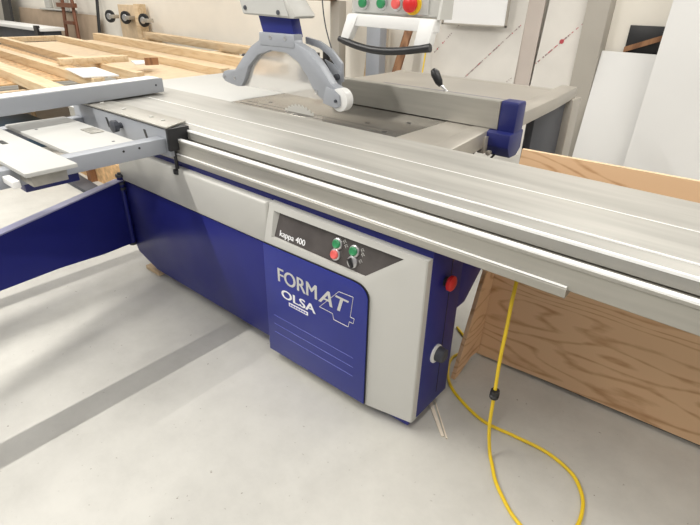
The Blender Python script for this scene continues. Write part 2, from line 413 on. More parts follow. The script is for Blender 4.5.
part('support_leg', MB().box((-.50,2.50,0),(-.43,2.66,.824),.006), M['galv'], saw)
part('leg_panel', MB().box((-.52,1.95,.30),(-.47,2.47,.822),.003), M['darkgrey'], saw, 'dark grey panel under the table rail')
part('rear_leg', MB().box((-.42,.85,0),(-.37,.90,.824),.004), M['darkgrey'], saw)
# blade
bl=MB(); cx,cy,cz,R=-1.185,.63,.755,.182
ring=[]
T=44
for k in range(T):
    a=2*math.pi*k/T
    ring += [(cx+R*math.cos(a),cz+R*math.sin(a)),(cx+(R+.0)*math.cos(a+.03),cz+R*math.sin(a+.03)),(cx+(R-.013)*math.cos(a+.075),cz+(R-.013)*math.sin(a+.075))]
bl.prism([(x,cy,z) for x,z in ring],(0,.003,0))
part('saw_blade', bl, M['greyp'], saw, 'steel circular blade just above the table', smooth=0)

# swinging support arm on the left end
a0=V((-1.892,-.020,0)); d=V((.28,-.665,0)); d.normalize(); n=V((-d.y,d.x,0))
def ap(t,z,o=0): return a0+d*t+n*o+V((0,0,z))
arm = part('support_arm', MB().prism([ap(0.02,.535),ap(.02,.175),ap(.22,.205),ap(.50,.265),ap(.80,.312),ap(1.5,.40),ap(1.5,.535)],n*.012), M['blue'], saw, 'dark blue swinging support arm', smooth=0)
part('arm_flange', MB().prism([ap(.0,.535,-.028),ap(1.5,.535,-.028),ap(1.5,.535,.02),ap(.0,.535,.02)],(0,0,.006)), M['lilac'], arm, 'pale lilac top flange')
part('hinge_tube', MB().cyl(a0+V((0,.004,.165)),a0+V((0,.004,.555)),.016,16), M['blue'], saw)
hb=MB()
for z in (.170,.495,.525,.565):
    hb.lathe(a0+V((0,.004,z-.01)),(0,0,1),[(0,.012),(.0,.022),(.012,.022),(.014,.010),(.022,.010)],12)
each('hinge_bolt', hb, M['darkgrey'], saw)
part('wood_packer', MB().box((-1.86,.015,0),(-1.72,.12,.022),.002), M['pine_dull'], saw, 'small wooden packer under the left foot')

# ------------------------------------------------------------------ outrigger frame on the sliding table
og = thing('outrigger_frame','grey frame with two flat plates hung on the left end of the sliding table','frame',(-1.75,-.2,.8))
og_b=part('clamp_bracket', MB().prism([(-2.24,.002,.895),(-1.332,.002,.895),(-1.332,.002,.775),(-1.42,.002,.775),(-2.08,.002,.775),(-2.24,.002,.72)],(0,-.03,0),bev=.003), M['bluegrey'], og)
fl = part('bracket_flange', MB().prism([(-2.24,-.036,.903),(-1.318,-.036,.903),(-1.375,.098,.903),(-2.24,.098,.903)],(0,0,.007),bev=.001), M['alu'], og)
bolts=MB()
for x in (-2.02,-1.80,-1.55,-1.45): bolts.cyl((x,.03,.909),(x,.03,.914),.010,10)
each('flange_bolt', bolts, M['greyp'], fl)
sl=MB()
for x in (-1.87,-1.515): sl.prism([(x-.016,-.0285,.868),(x+.002,-.0285,.868),(x+.018,-.0285,.826),(x+.002,-.0285,.820)],(0,-.0015,0))
each('bracket_slot', sl, M['black'], og_b)
part('bracket_knob', MB().lathe((-1.735,-.028,.852),(0,-1,0),[(0,.014),(.02,.014),(.022,.028),(.045,.030),(.05,.02)],10), M['darkgrey'], og)
part('end_block', MB().box((-1.331,-.036,.805),(-1.312,.072,.902),.003).box((-1.36,.003,.805),(-1.331,.072,.902),.003), M['black'], og, 'black end block')
part('clamp_screw', MB().lathe((-1.338,.0,.690),(0,0,1),[(0,.012),(.004,.020),(.022,.020),(.026,.009),(.04,.008),(.115,.009)],14), M['black'], og, 'black clamp screw')
part('frame_rail', MB().box((-1.415,-1.9,.792),(-1.350,-.030,.857),.003), M['bluegrey'], og)
part('frame_rail', MB().box((-2.22,-1.9,.760),(-2.15,-.030,.826),.003), M['bluegrey'], og)
rh=MB()
for y in (-.155,-.225): rh.cyl((-1.3525,y,.838),(-1.3488,y,.838),.005,10)
each('rail_hole', rh, M['black'], og)
pa=part('plate', MB().box((-2.15,-.395,.830),(-1.415,-.120,.846),.002), M['plate'], og, 'light grey plate nearest the sliding table')
ph=MB()
for x,y in ((-1.95,-.33),(-1.5,-.19)): ph.cyl((x,y,.845),(x,y,.8472),.007,10)
each('plate_screw', ph, M['darkgrey'], pa)
part('latch_plate', MB().box((-1.80,-.195,.846),(-1.69,-.135,.850),.001), M['alu'], pa)
pb=part('plate', MB().box((-2.55,-.645,.858),(-1.205,-.470,.873),.002), M['plate'], og, 'light grey outer plate at the picture edge')
part('plate_slot', MB().box((-1.73,-.560,.872),(-1.66,-.538,.8742),.001), M['black'], pb)
part('edge_rail', MB().box((-2.55,-.62,.812),(-1.235,-.50,.857),.003), M['alu'], og)
part('edge_rail', MB().box((-2.55,-.675,.815),(-1.255,-.650,.840),.003), M['highlight_and_trim'], og)
part('telescopic_tube', MB().box((-1.46,-.60,.745),(-1.40,-.40,.795),.004), M['bluehead'], og, 'blue telescopic tube')

# crosscut fence lying over the table
cf = thing('crosscut_fence','blue-grey aluminium crosscut fence bar lying across the left end of the sliding table','fence',(-2.05,0,.912))
e0=V((-2.085,.43,0)); e1=V((-1.82,-2.2,0)); dd=(e1-e0).normalized(); nn=V((dd.y,-dd.x,0)); nn = nn if nn.x<0 else -nn
part('fence_beam', MB().prism([e0+V((0,0,.913)),e0+V((0,0,.988)),e1+V((0,0,.988)),e1+V((0,0,.913))], nn*.140, bev=.003), M['bluegrey'], cf)
part('scale_strip', MB().prism([e0+dd*.02+V((0,0,.9885))+nn*.006,e1+V((0,0,.9885))+nn*.006,e1+V((0,0,.9885))+nn*.095,e0+dd*.02+V((0,0,.9885))+nn*.095],(0,0,.004)), M['highlight_and_trim'], cf, 'bright white scale strip')
part('beam_groove', MB().prism([e0+dd*.02+V((0,0,.988))+nn*.101,e1+V((0,0,.988))+nn*.101,e1+V((0,0,.988))+nn*.113,e0+dd*.02+V((0,0,.988))+nn*.113],(0,0,.002)), M['darkgrey'], cf)
part('end_screw', MB().cyl(e0+dd*.05+V((0,0,.955))-nn*.001,e0+dd*.05+V((0,0,.955))-nn*(-.003),.006,10), M['darkgrey'], cf)
part('stop_screw', MB().lathe((-2.085,.00,.865),(0,0,1),[(0,.014),(.014,.016),(.016,.009),(.05,.009)],12), M['black'], cf)

# ------------------------------------------------------------------ rip fence
rf = thing('rip_fence','aluminium rip fence with blue clamping head standing on the extension table','fence',(-.6,1.03,.897))
pr=[(1.0,.900),(1.0,1.020),(1.004,1.024),(1.05,1.024),(1.055,1.018),(1.055,.900)]
part('fence_profile', MB().loft_x(pr,[-1.30,-.288]), M['alu'], rf, smooth=20)
eg=MB()
for z in (.93,.962,.992): eg.box((-.2885,1.012,z-.008),(-.2865,1.04,z+.008))
each('profile_groove', eg, M['darkgrey'], rf)
hd=[(1.000,.880),(1.000,1.018),(1.006,1.026),(1.075,1.028),(1.088,1.018),(1.09,.88)]
fh=part('fence_head', MB().prism([(-.287,y,z) for y,z in hd],(.082,0,0),bev=.006), M['bluehead'], rf, 'blue fence head')
part('head_body', MB().prism([(-.338,y,z) for y,z in [(.955,.835),(.955,.895),(1.10,.90),(1.10,.815),(1.06,.785),(.99,.785)]],(.136,0,0),bev=.006), M['bluehead'], rf)
part('head_bar', MB().prism([(-1.0,1.06,.905),(-1.0,1.06,1.018),(-1.0,1.085,1.020),(-1.0,1.085,.905)],(.71,0,0),bev=.003), M['bluehead'], rf)
part('adjust_bracket', MB().box((-.335,.925,.80),(-.300,.955,.875),.003), M['galv'], rf)
part('adjust_knob', MB().lathe((-.285,.955,.805),(0,-1,0),[(0,.010),(.02,.012),(.022,.008)],12), M['galv'], rf)
part('cable_loop', MB().tube([(-.27,1.0,.80),(-.29,.96,.76),(-.33,.94,.745),(-.37,.96,.77),(-.375,1.0,.815)],.005,8), M['black'], rf)
lv=part('clamp_lever', MB().tube([(-.600,1.062,1.02),(-.612,1.056,1.035),(-.632,1.052,1.05)],.007,10), M['steel'], rf)
part('lever_grip', MB().tube([(-.630,1.052,1.045),(-.642,1.051,1.062),(-.668,1.05,1.10),(-.682,1.05,1.115)],[.010,.019,.022,.012],14), M['black'], lv)

# ------------------------------------------------------------------ overhead blade guard
bg = thing('overhead_blade_guard','pale blue-grey arched blade guard with clear shield hanging over the saw blade','guard',(-1.3,.6,1.3))
outer=[(-1.604,.981),(-1.663,.988),(-1.715,.998),(-1.735,1.018),(-1.720,1.045),(-1.688,1.056),(-1.619,1.063),(-1.552,1.126),(-1.474,1.189),(-1.41,1.221),(-1.399,1.253),(-1.167,1.253),(-1.149,1.224),(-1.072,1.198),(-.997,1.137),(-.929,1.066),(-.886,1.052),(-.855,1.025),(-.850,.995),(-.870,.975),(-.96,.985)]
inner=[(-1.0,1.000),(-1.05,1.040),(-1.08,1.085),(-1.139,1.142),(-1.219,1.177),(-1.332,1.179),(-1.424,1.153),(-1.505,1.090),(-1.541,1.025),(-1.572,.985)]
part('guard_arch', MB().prism([(x,.585,z) for x,z in outer+inner],(0,.050,0),bev=.004), M['bluegrey'], bg)

shp=[(-1.572,.984),(-1.0,.990)]+[(x,z+.006) for x,z in inner]
part('clear_shield', MB().prism([(x,.606,z) for x,z in [(-.985,.985)]+[(x,z+.01) for x,z in inner[1:-1]]+[(-1.568,.985)]],(0,.004,0)), M['clear'], bg, 'clear plastic shield', smooth=0)
br_o=[(-1.19,1.245),(-1.10,1.232),(-1.02,1.200),(-.955,1.145),(-.950,1.062),(-.985,1.062),(-.99,1.125)]
br_i=[(-1.04,1.172),(-1.10,1.200),(-1.19,1.215)]
part('guard_brace', MB().prism([(x,.690,z) for x,z in br_o+br_i],(0,.016,0),bev=.003), M['bluegrey'], bg)
part('brace_plate', MB().prism([(-1.06,.685,1.155),(-.992,.685,1.135),(-.955,.685,1.10),(-.955,.685,1.0),(-.985,.685,1.06)],(0,.006,0)), M['bluegrey'], bg)
part('pivot_knob', MB().lathe((-.975,.70,1.085),(0,-1,0),[(0,.014),(.03,.014),(.034,.008)],12), M['darkgrey'], bg)
part('guard_top', MB().box((-1.402,.581,1.200),(-1.156,.640,1.260),.006), M['bluegrey'], bg)
sc=MB()
for x,z in ((-1.318,1.240),(-1.214,1.240),(-1.708,1.020),(-1.625,1.022),(-1.02,1.022)): sc.lathe((x,.586 if z<1.2 else .582,z),(0,-1,0),[(0,.009),(.004,.009),(.005,.004)],12)
each('guard_screw', sc, M['steel'], bg)
rl=part('guard_roller', MB().lathe((-.862,.562,1.008),(0,1,0),[(0,.040),(.004,.050),(.045,.050),(.049,.040)],32), M['white'], bg, 'white plastic roller')
part('roller_plate', MB().prism([(-.95,.552,.985),(-.87,.552,.972),(-.845,.552,.985),(-.850,.552,1.03),(-.885,.552,1.05),(-.93,.552,1.06)],(0,.010,0),bev=.002), M['bluegrey'], bg)
part('axle_bolt', MB().cyl((-.868,.545,1.005),(-.868,.553,1.005),.007,12), M['darkgrey'], rl)
part('guard_neck', MB().prism([(-1.425,.60,1.345),(-1.200,.60,1.345),(-1.172,.60,1.245),(-1.388,.60,1.245)],(0,.06,0),bev=.004), M['bluedoor'], bg, 'bright blue neck')
part('guard_beam', MB().prism([(-1.60,.55,1.75),(-1.487,.55,1.395),(-1.472,.55,1.335),(-1.125,.55,1.327),(-1.105,.55,1.337),(-1.165,.55,1.40),(-1.36,.55,1.75)],(0,.13,0),bev=.006), M['greyp'], bg, 'light grey box beam')
part('guard_side_plate', MB().prism([(-1.57,.545,1.65),(-1.465,.545,1.342),(-1.150,.545,1.336),(-1.30,.545,1.65)],(0,.006,0)), M['plate'], bg)
sc=MB()
for x,z in ((-1.445,1.352+.012),(-1.215,1.350)): sc.lathe((x,.545,z),(0,-1,0),[(0,.010),(.005,.010),(.006,.004)],12)
each('beam_screw', sc, M['darkgrey'], bg)

# ------------------------------------------------------------------ control pendant
pe = thing('control_pendant','grey overhead control box with push buttons, a white handle frame and a curved black grip','control panel',(-.55,.5,1.4))
bxx=part('pendant_box', MB().box((-.745,.50,1.358),(-.335,.56,1.75),.010,3), M['greyp'], pe)
part('button_plate', MB().box((-.725,.494,1.368),(-.385,.501,1.70),.002), M['plate'], bxx, 'light grey button plate')
for x,m in ((-.675,M['green']),(-.587,M['green']),(-.520,M['redlit'])):
    r_=part('push_button', MB().lathe((x,.494,1.402),(0,-1,0),[(0,.024),(.006,.024),(.008,.019)]), M['steel'], pe)
    part('button_cap', MB().lathe((x,.487,1.402),(0,-1,0),[(0,.018),(.008,.018),(.012,.013)]), m, r_)
r_=part('emergency_stop', MB().lathe((-.450,.494,1.402),(0,-1,0),[(0,.036),(.004,.036)]), M['yellowd'], pe, 'yellow disc with red mushroom button')
part('button_cap', MB().lathe((-.450,.490,1.402),(0,-1,0),[(0,.016),(.008,.016),(.012,.028),(.022,.028),(.030,.018),(.032,.003)]), M['red'], r_)
hf=MB()
hf.prism([(-.725,.502,1.364),(-.725,.46,1.364),(-.335,.46,1.357),(-.335,.502,1.357)],(0,0,-.042),bev=.003)
hf.prism([(-.729,.459,1.361),(-.675,.459,1.361),(-.712,.446,1.272),(-.754,.446,1.272)],(0,.036,0),bev=.003)
hf.prism([(-.395,.459,1.354),(-.333,.459,1.354),(-.345,.446,1.262),(-.408,.446,1.262)],(0,.036,0),bev=.003)
part('handle_frame', hf, M['white'], pe, 'white handle frame')
gp=[]
for k in range(13):
    t=k/12; x=-.765+t*.425; gp.append((x,.456-.02*math.sin(math.pi*t),1.272-.026*math.sin(math.pi*t)-.004*t))
part('hand_grip', MB().tube(gp,[.011]+[.0135]*11+[.016],14), M['black'], pe, 'curved black grip')
part('side_web', MB().prism([(-.332,.47,1.356),(-.332,.555,1.356),(-.332,.555,1.50),(-.332,.50,1.50)],(.010,0,0)), M['greyp'], pe)

# ------------------------------------------------------------------ plywood stand behind the table
pl = thing('plywood_stand','plywood board with a slanted side foot standing behind the right end of the sliding table','board',(.6,.62,0))
u=V((1,.055,0)).normalized(); b0=V((-.035,.575,0))
def pp(t,z,o=0): return b0+u*t+V((-u.y,u.x,0))*(o+.065*z/.93)+V((0,0,z))
fp=[pp(0,.010),pp(.33,.018),pp(1.75,.018),pp(1.75,.930),pp(.02,.930)]
part('front_panel', MB().prism(fp,V((-u.y,u.x,0))*.017,bev=.001), M['ply'], pl, smooth=0)
part('panel_edge', MB().prism([pp(.02,.9305,0),pp(1.75,.9305,0),pp(1.75,.9305,.017),pp(.02,.9305,.017)],(0,0,.0015)), M['ply_edge'], pl, 'pale sawn top edge', smooth=0)
gx=-.040
sg=[(gx,.365,.0),(gx,.395,.0),(gx,.50,.045),(gx,.585,.03),(gx,.635,.70),(gx,.60,.70),(gx,.375,.02)]
part('side_foot', MB().prism([(gx,.362,.0),(gx,.392,.0),(gx,.500,.040),(gx,.572,.030),(gx,.618,.72),(gx,.595,.72)],(.018,0,0),bev=.001), M['ply'], pl, 'slanted plywood side foot', smooth=0)
part('bottom_gap_shade', MB().prism([pp(.02,.0,.02),pp(1.75,.0,.02),pp(1.75,.05,.02),pp(.02,.05,.02)],V((-u.y,u.x,0))*.03), M['darkgrey'], pl, 'dark strip standing in for the shaded gap along the bottom', smooth=0)  # dark strip put in for the shade in the gap under the panel

# ------------------------------------------------------------------ yellow cable
def bez(pts,n=10):
    out=[]; P=[V(p) for p in pts]
    for i in range(len(P)-1):
        p0=P[max(i-1,0)];p1=P[i];p2=P[i+1];p3=P[min(i+2,len(P)-1)]
        for k in range(n):
            t=k/n; out.append(.5*((2*p1)+(-p0+p2)*t+(2*p0-5*p1+4*p2-p3)*t*t+(-p0+3*p1-3*p2+p3)*t*t*t))
    out.append(P[-1]); return out
cab=[(.150,.40,.835),(.180,.30,.74),(.215,.175,.60),(.222,.155,.50),(.228,.135,.38),(.238,.118,.26),(.248,.105,.12),(.270,.095,.020),(.300,.058,.0065),(.336,.008,.006),(.383,-.036,.006),(.440,-.078,.006),(.500,-.095,.006),(.560,-.062,.006),(.598,.010,.006),(.590,.105,.006),(.555,.172,.007),(.506,.212,.008),(.416,.236,.009),(.300,.229,.010),(.188,.222,.008),(.087,.256,.006),(-.001,.305,.006),(-.06,.375,.006),(-.10,.48,.006),(-.08,.60,.006),(-.2,.70,.006)]
yc = thing('power_cable','yellow power cable hanging from the saw table and looping over the floor','cable',(.27,.09,0))
part('cable_cord', MB().tube(bez(cab),.0062,10), M['yellow'], yc)
part('cable_clip', MB().lathe((.2385,.1175,.235),(.03,-.03,1),[(0,.010),(.001,.015),(.012,.0165),(.016,.012),(.020,.0165),(.034,.015),(.035,.010)],10), M['black'], yc, 'ribbed black clip on the cable')
# splinters
solo('wood_splinter', MB().prism([(-.045,.185,.001),(-.028,.192,.001),(.108,.062,.001),(.098,.056,.001)],(0,0,.005)), M['chip'], 'long pale wood splinter on the floor by the lower right corner of the saw','splinter',(0,.12,0))
solo('wood_splinter', MB().prism([(-.020,.200,.001),(-.012,.196,.001),(.122,.062,.001),(.116,.058,.001)],(0,0,.004)), M['chip'], 'thinner pale wood splinter lying along the right side of the longer one','splinter',(0,.12,0))

# ------------------------------------------------------------------ sheets against the back wall
def lean(name,x0,x1,z1,yb,yt,t,m,label,cat,group=None,skew=0):
    """board standing on the floor and leaning on the back wall"""
    o=thing(name,label,cat,((x0+x1)/2,yb,0),group)
    part('board', MB().prism([(x0,yb,0),(x1,yb,0),(x1+skew,yt,z1),(x0+skew,yt,z1)],(0,t,0),bev=.001), m, o, smooth=0)
    return o
w1=lean('wall_sheet',-2.55,-1.455,2.2,3.83,3.97,.012,M['film'],'film-covered white sheet with red print leaning on the wall behind the control box','sheet')
w2=lean('wall_sheet',-1.300,-.895,2.3,3.83,3.965,.012,M['film'],'narrow film-covered sheet with a red dot print standing left of the grey column','sheet',skew=.07)
lean('pink_board',-1.46,-1.30,2.3,3.86,3.97,.018,M['pink'],'narrow pinkish grey board between the two film-covered sheets','board')
def prints(o,a,b_,n,seed,red=.35,dot=None,ypl=lambda z:3.83+z*.0636):
    rnd=random.Random(seed); A_,B_=V((a[0],0,a[1])),V((b_[0],0,b_[1])); ang=-math.atan2(b_[1]-a[1],b_[0]-a[0])
    mr,md=MB(),MB(); cr=cd=0
    for k in range(n):
        t=k/(n-1)
        if rnd.random()<.22: continue
        p=A_.lerp(B_,t); p.y=ypl(p.z)-.0012
        w=rnd.uniform(.006,.018); h=rnd.uniform(.004,.014)
        mb=mr if rnd.random()<red else md
        mb.box((-w/2,-.001,-h/2),(w/2,0,h/2),mx=Matrix.Translation(p)@Matrix.Rotation(ang,4,'Y'))
    if dot: 
        p=A_.lerp(B_,dot); p.y=ypl(p.z)-.001
        mr.cyl(p,p+V((0,-.002,0)),.020,18)
    each('red_mark', mr, M['print_red'], o, smooth=0); each('dark_mark', md, M['print_dark'], o, smooth=0)
prints(w1,(-2.008,.671),(-1.49,1.20),46,3,red=.3,ypl=lambda z:3.829+z*.0636)
prints(w1,(-2.40,.90),(-1.98,1.36),30,5,red=.2,ypl=lambda z:3.829+z*.0636)
prints(w1,(-1.56,.66),(-1.47,.74),6,9,red=.2,ypl=lambda z:3.829+z*.0636)
prints(w2,(-1.265,.884),(-.915,1.245),38,4,red=.5,dot=.56,ypl=lambda z:3.829+z*.0587)
lean('melamine_sheet',-.705,-.20,1.035,3.72,3.90,.018,M['sheet'],'lower white sheet leaning on the wall to the right of the grey column','sheet')
lean('melamine_sheet',-.230,1.10,2.1,3.60,3.78,.018,M['sheet'],'tall white sheet at the far right of the picture','sheet')
dk=thing('dark_picture','small dark panel with a diagonal wooden stick on the wall above the lower white sheet','panel',(-.37,3.98,1.1))
part('dark_board', MB().box((-.545,3.975,1.00),(-.19,3.998,1.245),.002), M['black'], dk)
part('stick', MB().prism([(-.545,3.95,1.03),(-.545,3.95,1.075),(-.19,3.95,1.215),(-.19,3.95,1.17)],(0,.02,0)), M['brownw'], dk)
wbd=thing('whiteboard','glossy whiteboard with a thin metal frame hanging above the film-covered sheet','whiteboard',(-1.9,3.8,1.2))
part('board', MB().box((-2.27,3.795,1.195),(-1.600,3.812,1.9)), M['gloss'], wbd)
fr_=MB().box((-2.29,3.788,1.178),(-1.585,3.814,1.196),.001).box((-1.602,3.788,1.178),(-1.585,3.814,1.91),.001).box((-2.29,3.788,1.178),(-2.273,3.814,1.91),.001).box((-2.29,3.788,1.892),(-1.585,3.814,1.91),.001)
part('board_frame', fr_, M['galv'], wbd)
each('wall_spacer', MB().box((-2.2,3.812,1.6),(-1.65,4.0,1.66)).box((-2.2,3.812,1.25),(-1.65,3.86,1.29)), M['darkgrey'], wbd)

# things standing at the wall behind the control box
sc_=thing('wooden_top_stand','grey steel column with a round brown wooden top, left of the control box','stand',(-3.53,3.58,0))
part('column', MB().box((-3.60,3.52,.02),(-3.46,3.64,1.365),.006), M['column'], sc_)
part('foot_plate', MB().box((-3.72,3.44,0),(-3.34,3.72,.02),.003), M['darkgrey'], sc_)
part('round_top', MB().lathe((-3.70,3.50,1.366),(0,0,1),[(0,.16),(.012,.22),(.05,.245),(.10,.25),(.105,.24)],28), M['brownw'], sc_, 'round brown wooden top')
mc=thing('small_machine','small dark workshop machine at the foot of the grey steel column','machine',(-3.3,3.1,0))
part('machine_body', MB().box((-3.60,2.98,0),(-3.12,3.22,.70),.01), M['darkgrey'], mc)
part('machine_top', MB().box((-3.57,3.0,.70),(-3.16,3.2,.80),.01).cyl((-3.45,3.1,.80),(-3.45,3.1,.86),.06).cyl((-3.27,3.1,.80),(-3.27,3.1,.90),.04), M['black'], mc)
solo('leaning_board', MB().prism([(-3.33,3.74,0),(-3.10,3.74,0),(-3.10,3.97,1.75),(-3.30,3.97,1.75)],(0,.018,0)), M['pine_dull'], 'cream board leaning on the wall seen through the left of the white handle frame','board',(-3.2,3.6,0))
solo('blue_grey_post', MB().box((-3.045,3.50,0),(-2.86,3.62,1.24),.006), M['bluegrey'], 'blue-grey metal post seen through the white handle frame','post',(-2.9,3.5,0))
solo('brown_plank', MB().prism([(-2.84,3.40,0),(-2.74,3.40,0),(-2.60,3.80,1.3),(-2.69,3.80,1.3)],(0,.03,0)), M['brownw'], 'brown plank leaning on the wall behind the curved black grip','plank',(-2.8,3.4,0))
solo('thin_rod', MB().tube([(-2.33,3.45,0),(-2.48,3.885,1.25)],.008,8), M['yellowd'], 'thin ochre rod leaning on the wall at the right of the handle frame','rod',(-2.34,3.5,0))
solo('hanging_wire', MB().tube(bez([(-2.97,2.7,1.60),(-2.95,2.7,1.35),(-2.91,2.7,1.15),(-2.83,2.7,.95),(-2.78,2.7,.80),(-2.76,2.7,.3),(-2.78,2.7,.01)]),.006,8), M['darkgrey'], 'thin dark wire hanging in front of the cream wall beside the blade guard','wire',(-2.6,2.7,0))

# ------------------------------------------------------------------ timber pile
U=V((.9935,-.095,0)).normalized(); W=V((.095,.9935,0)).normalized(); O=V((-8.9,1.62,0))
def tp(u_,w_,z): return O+U*u_+W*w_+V((0,0,z))
def beam(name,u0,u1,w0,w1,z0,z1,m,label,cat='timber',group='long pine boards on the timber pile',du=0,tilt=0):
    pts=[tp(u0,w0,z0),tp(u1,w0+du,z0+tilt),tp(u1,w1+du,z0+tilt),tp(u0,w1,z0)]
    loc=(pts[0]+pts[2])/2
    return solo(name, MB().prism(pts,(0,0,z1-z0),bev=.004), m, label, cat, tuple(loc), group, smooth=20)
# trestles carrying the pile
for k,uu in enumerate((1.0,2.6,4.6)):
    t=thing('trestle',['pine trestle under the far end of the timber pile','pine trestle under the middle of the timber pile','pine trestle under the near end of the timber pile'][k],'trestle',tuple(tp(uu,.2,0)),'trestles under the timber pile')
    part('top_bar', MB().prism([tp(uu-.03,-.92,.555),tp(uu+.03,-.92,.555),tp(uu+.03,1.65,.555),tp(uu-.03,1.65,.555)],(0,0,.094)), M['pine_dull'], t)
    for w_ in (-.3,1.5):
        for s_ in (-1,1):
            part('leg', MB().tube([tp(uu+s_*.22,w_,0),tp(uu,w_,.57)],.025,4), M['pine_dull'], t)
beam('osb_sheet',0.1,4.30,-.95,.10,.650,.665,M['osb'],'orange strand board sheet under the nearest pine boards','sheet',None)
beam('osb_sheet',0.1,5.15,.12,1.75,.650,.672,M['osb_pale'],'pale particle board sheet on the far half of the timber pile','sheet',None)
beam('end_plate',-.10,.02,-.55,1.05,.673,.745,M['pine'],'pine cross board closing the far end of the timber frame','timber',None)
beam('pine_board',.02,5.1,.92,1.02,.673,.752,M['pine'],'pine board along the far side of the frame, behind the short block')
beam('pine_board',.10,5.30,1.50,1.62,.673,.775,M['pine'],'farthest wide pine board lying on the pale sheet')
beam('pine_board',.02,4.9,.12,.20,.673,.755,M['pine'],'pine board running just behind the short block of wood',du=.02)
beam('pine_board',.02,5.0,-.34,-.24,.666,.750,M['pine'],'second pine board from the front of the pile',du=.06)
beam('pine_board',.02,5.25,-.74,-.60,.666,.748,M['pine'],'nearest of the long pine boards on the pile, with a sawn end',du=.02)

bk_=V
solo('wood_block', MB().prism([tp(3.90,-.22,.757),tp(4.05,-.24,.757),tp(4.10,.42,.757),tp(3.96,.42,.757)],(0,0,.06),bev=.003), M['pine'], 'short pine block lying across the long boards','block',tuple(tp(4.0,.1,.757)))
solo('offcut', MB().prism([tp(4.30,-.28,.752),tp(4.95,-.34,.752),tp(5.02,-.06,.752),tp(4.36,-.02,.752)],(0,0,.01)), M['sheet'], 'white offcut sheet lying on the boards in front of the pine block','offcut',tuple(tp(4.6,-.2,.752)))
solo('offcut', MB().prism([tp(4.10,.44,.756),tp(4.40,.36,.756),tp(4.42,.50,.756),tp(4.16,.66,.756)],(0,0,.012)), M['sheet'], 'white offcut at the far end of the pine block','offcut',tuple(tp(4.2,.5,.756)))
solo('tapered_scrap', MB().prism([tp(4.44,.44,.756),tp(4.47,.44,.756),tp(4.50,.56,.756),tp(4.47,.56,.756)],(0,0,.07)), M['brownw'], 'thin brown scrap standing beside the white offcut','scrap',tuple(tp(4.45,.5,.756)))
# separate planks propped beyond the pile
t=thing('trestle','pine trestle holding the plank by the wall','trestle',(-5.6,3.45,0),'trestles under the timber pile')
part('top_bar', MB().box((-5.65,3.2,.60),(-5.58,3.75,.70)), M['pine_dull'], t)
for y in (3.3,3.65):
    for s_ in (-1,1): part('leg', MB().tube([(-5.6+s_*.2,y,0),(-5.6,y,.62)],.025,4), M['pine_dull'], t)
solo('wall_plank', MB().prism([(-8.15,3.74,.70),(-4.3,3.30,.70),(-4.3,3.44,.70),(-8.15,3.88,.70)],(0,0,.10),bev=.004), M['pine_dull'], 'long pine plank lying by the cream wall below the castors','plank',(-6.4,3.6,.70))
t=thing('trestle','far pine trestle holding the plank by the wall','trestle',(-8.0,3.8,0),'trestles under the timber pile')
part('top_bar', MB().box((-8.05,3.55,.60),(-7.98,3.98,.70)), M['pine_dull'], t)
for y in (3.6,3.9):
    for s_ in (-1,1): part('leg', MB().tube([(-8.0+s_*.2,y,0),(-8.0,y,.62)],.025,4), M['pine_dull'], t)
solo('toothed_rack', MB().prism([tp(4.35+k*.0242,1.66,.673+ (0 if k<32 else 0)) for k in range(0,1)]+[tp(5.10,1.66,.673)]+[tp(5.10-k*.05/2,1.66,.775+(.02 if k%2 else 0)) for k in range(31)],W*.03), M['darkgrey'], 'dark toothed metal strip lying behind the far pine board','rack',tuple(tp(4.7,1.72,.642)))


# castor dolly standing on edge by the wall
dl=thing('castor_dolly','plywood dolly standing on its edge by the cream wall with its castors showing','dolly',(-8.8,3.85,0))
part('deck', MB().box((-9.10,3.86,.0),(-8.48,3.90,1.20),.004), M['osb_pale'], dl)
part('deck', MB().box((-8.44,3.80,.0),(-8.30,3.95,1.22),.004), M['pine_dull'], dl)
for (x,z,ty) in ((-9.28,1.0,0),(-8.72,1.0,1),(-8.12,.98,2)):
    c=part('castor', MB().lathe((x,3.80,z),(.35,-1,0),[(0,.075),(.01,.105),(.045,.105),(.055,.075)],24), M['black'], dl)
    part('castor_hub', MB().lathe((x+.022,3.745,z),(.35,-1,0),[(0,.055),(.008,.05),(.012,.02)],20), M['steel'], c)
    part('castor_fork', MB().box((x+.02,3.74,z-.03),(x+.17,3.86,z+.03),.004), M['galv'], c)

# ------------------------------------------------------------------ far left workshop corner
hb_=thing('hardboard_sheets','brown hardboard sheets standing against the far cream wall','sheets',(-11.8,3.85,0))
part('board', MB().prism([(-13.9,3.75,0),(-10.05,3.75,0),(-10.0,3.90,.98),(-13.9,3.90,1.03)],(0,.02,0)), M['card'], hb_, smooth=0)
wb_=thing('far_workbench','dark workbench with a bright metal top far behind the timber pile','workbench',(-12.5,3.3,0))
part('worktop', MB().box((-14.2,3.0,.70),(-10.55,3.45,.76),.008), M['white'], wb_)
part('bench_body', MB().box((-14.1,3.08,.0),(-10.65,3.42,.698),.01), M['darkgrey'], wb_)
cl_=MB().box((-13.0,2.96,.60),(-12.85,3.02,.78)).box((-10.75,2.96,.56),(-10.6,3.02,.80))
each('bench_clamp', cl_, M['black'], wb_)
bd=thing('tilted_screen','dark grey tilted panel in a black frame at the far left','frame',(-13.9,3.4,0))
part('panel', MB().prism([(-15.4,3.50,.0),(-13.95,3.50,.0),(-14.2,3.78,1.6),(-15.4,3.78,1.6)],(0,.02,0)), M['column'], bd, smooth=0)
part('frame_post', MB().prism([(-13.95,3.46,.0),(-13.45,3.46,.0),(-13.95,3.76,1.6),(-14.35,3.76,1.6)],(0,.06,0)), M['black'], bd, smooth=0)
cr_=thing('iron_clamps','rusty red-brown screw clamps hanging by the hardboard','clamps',(-10.7,3.6,0))
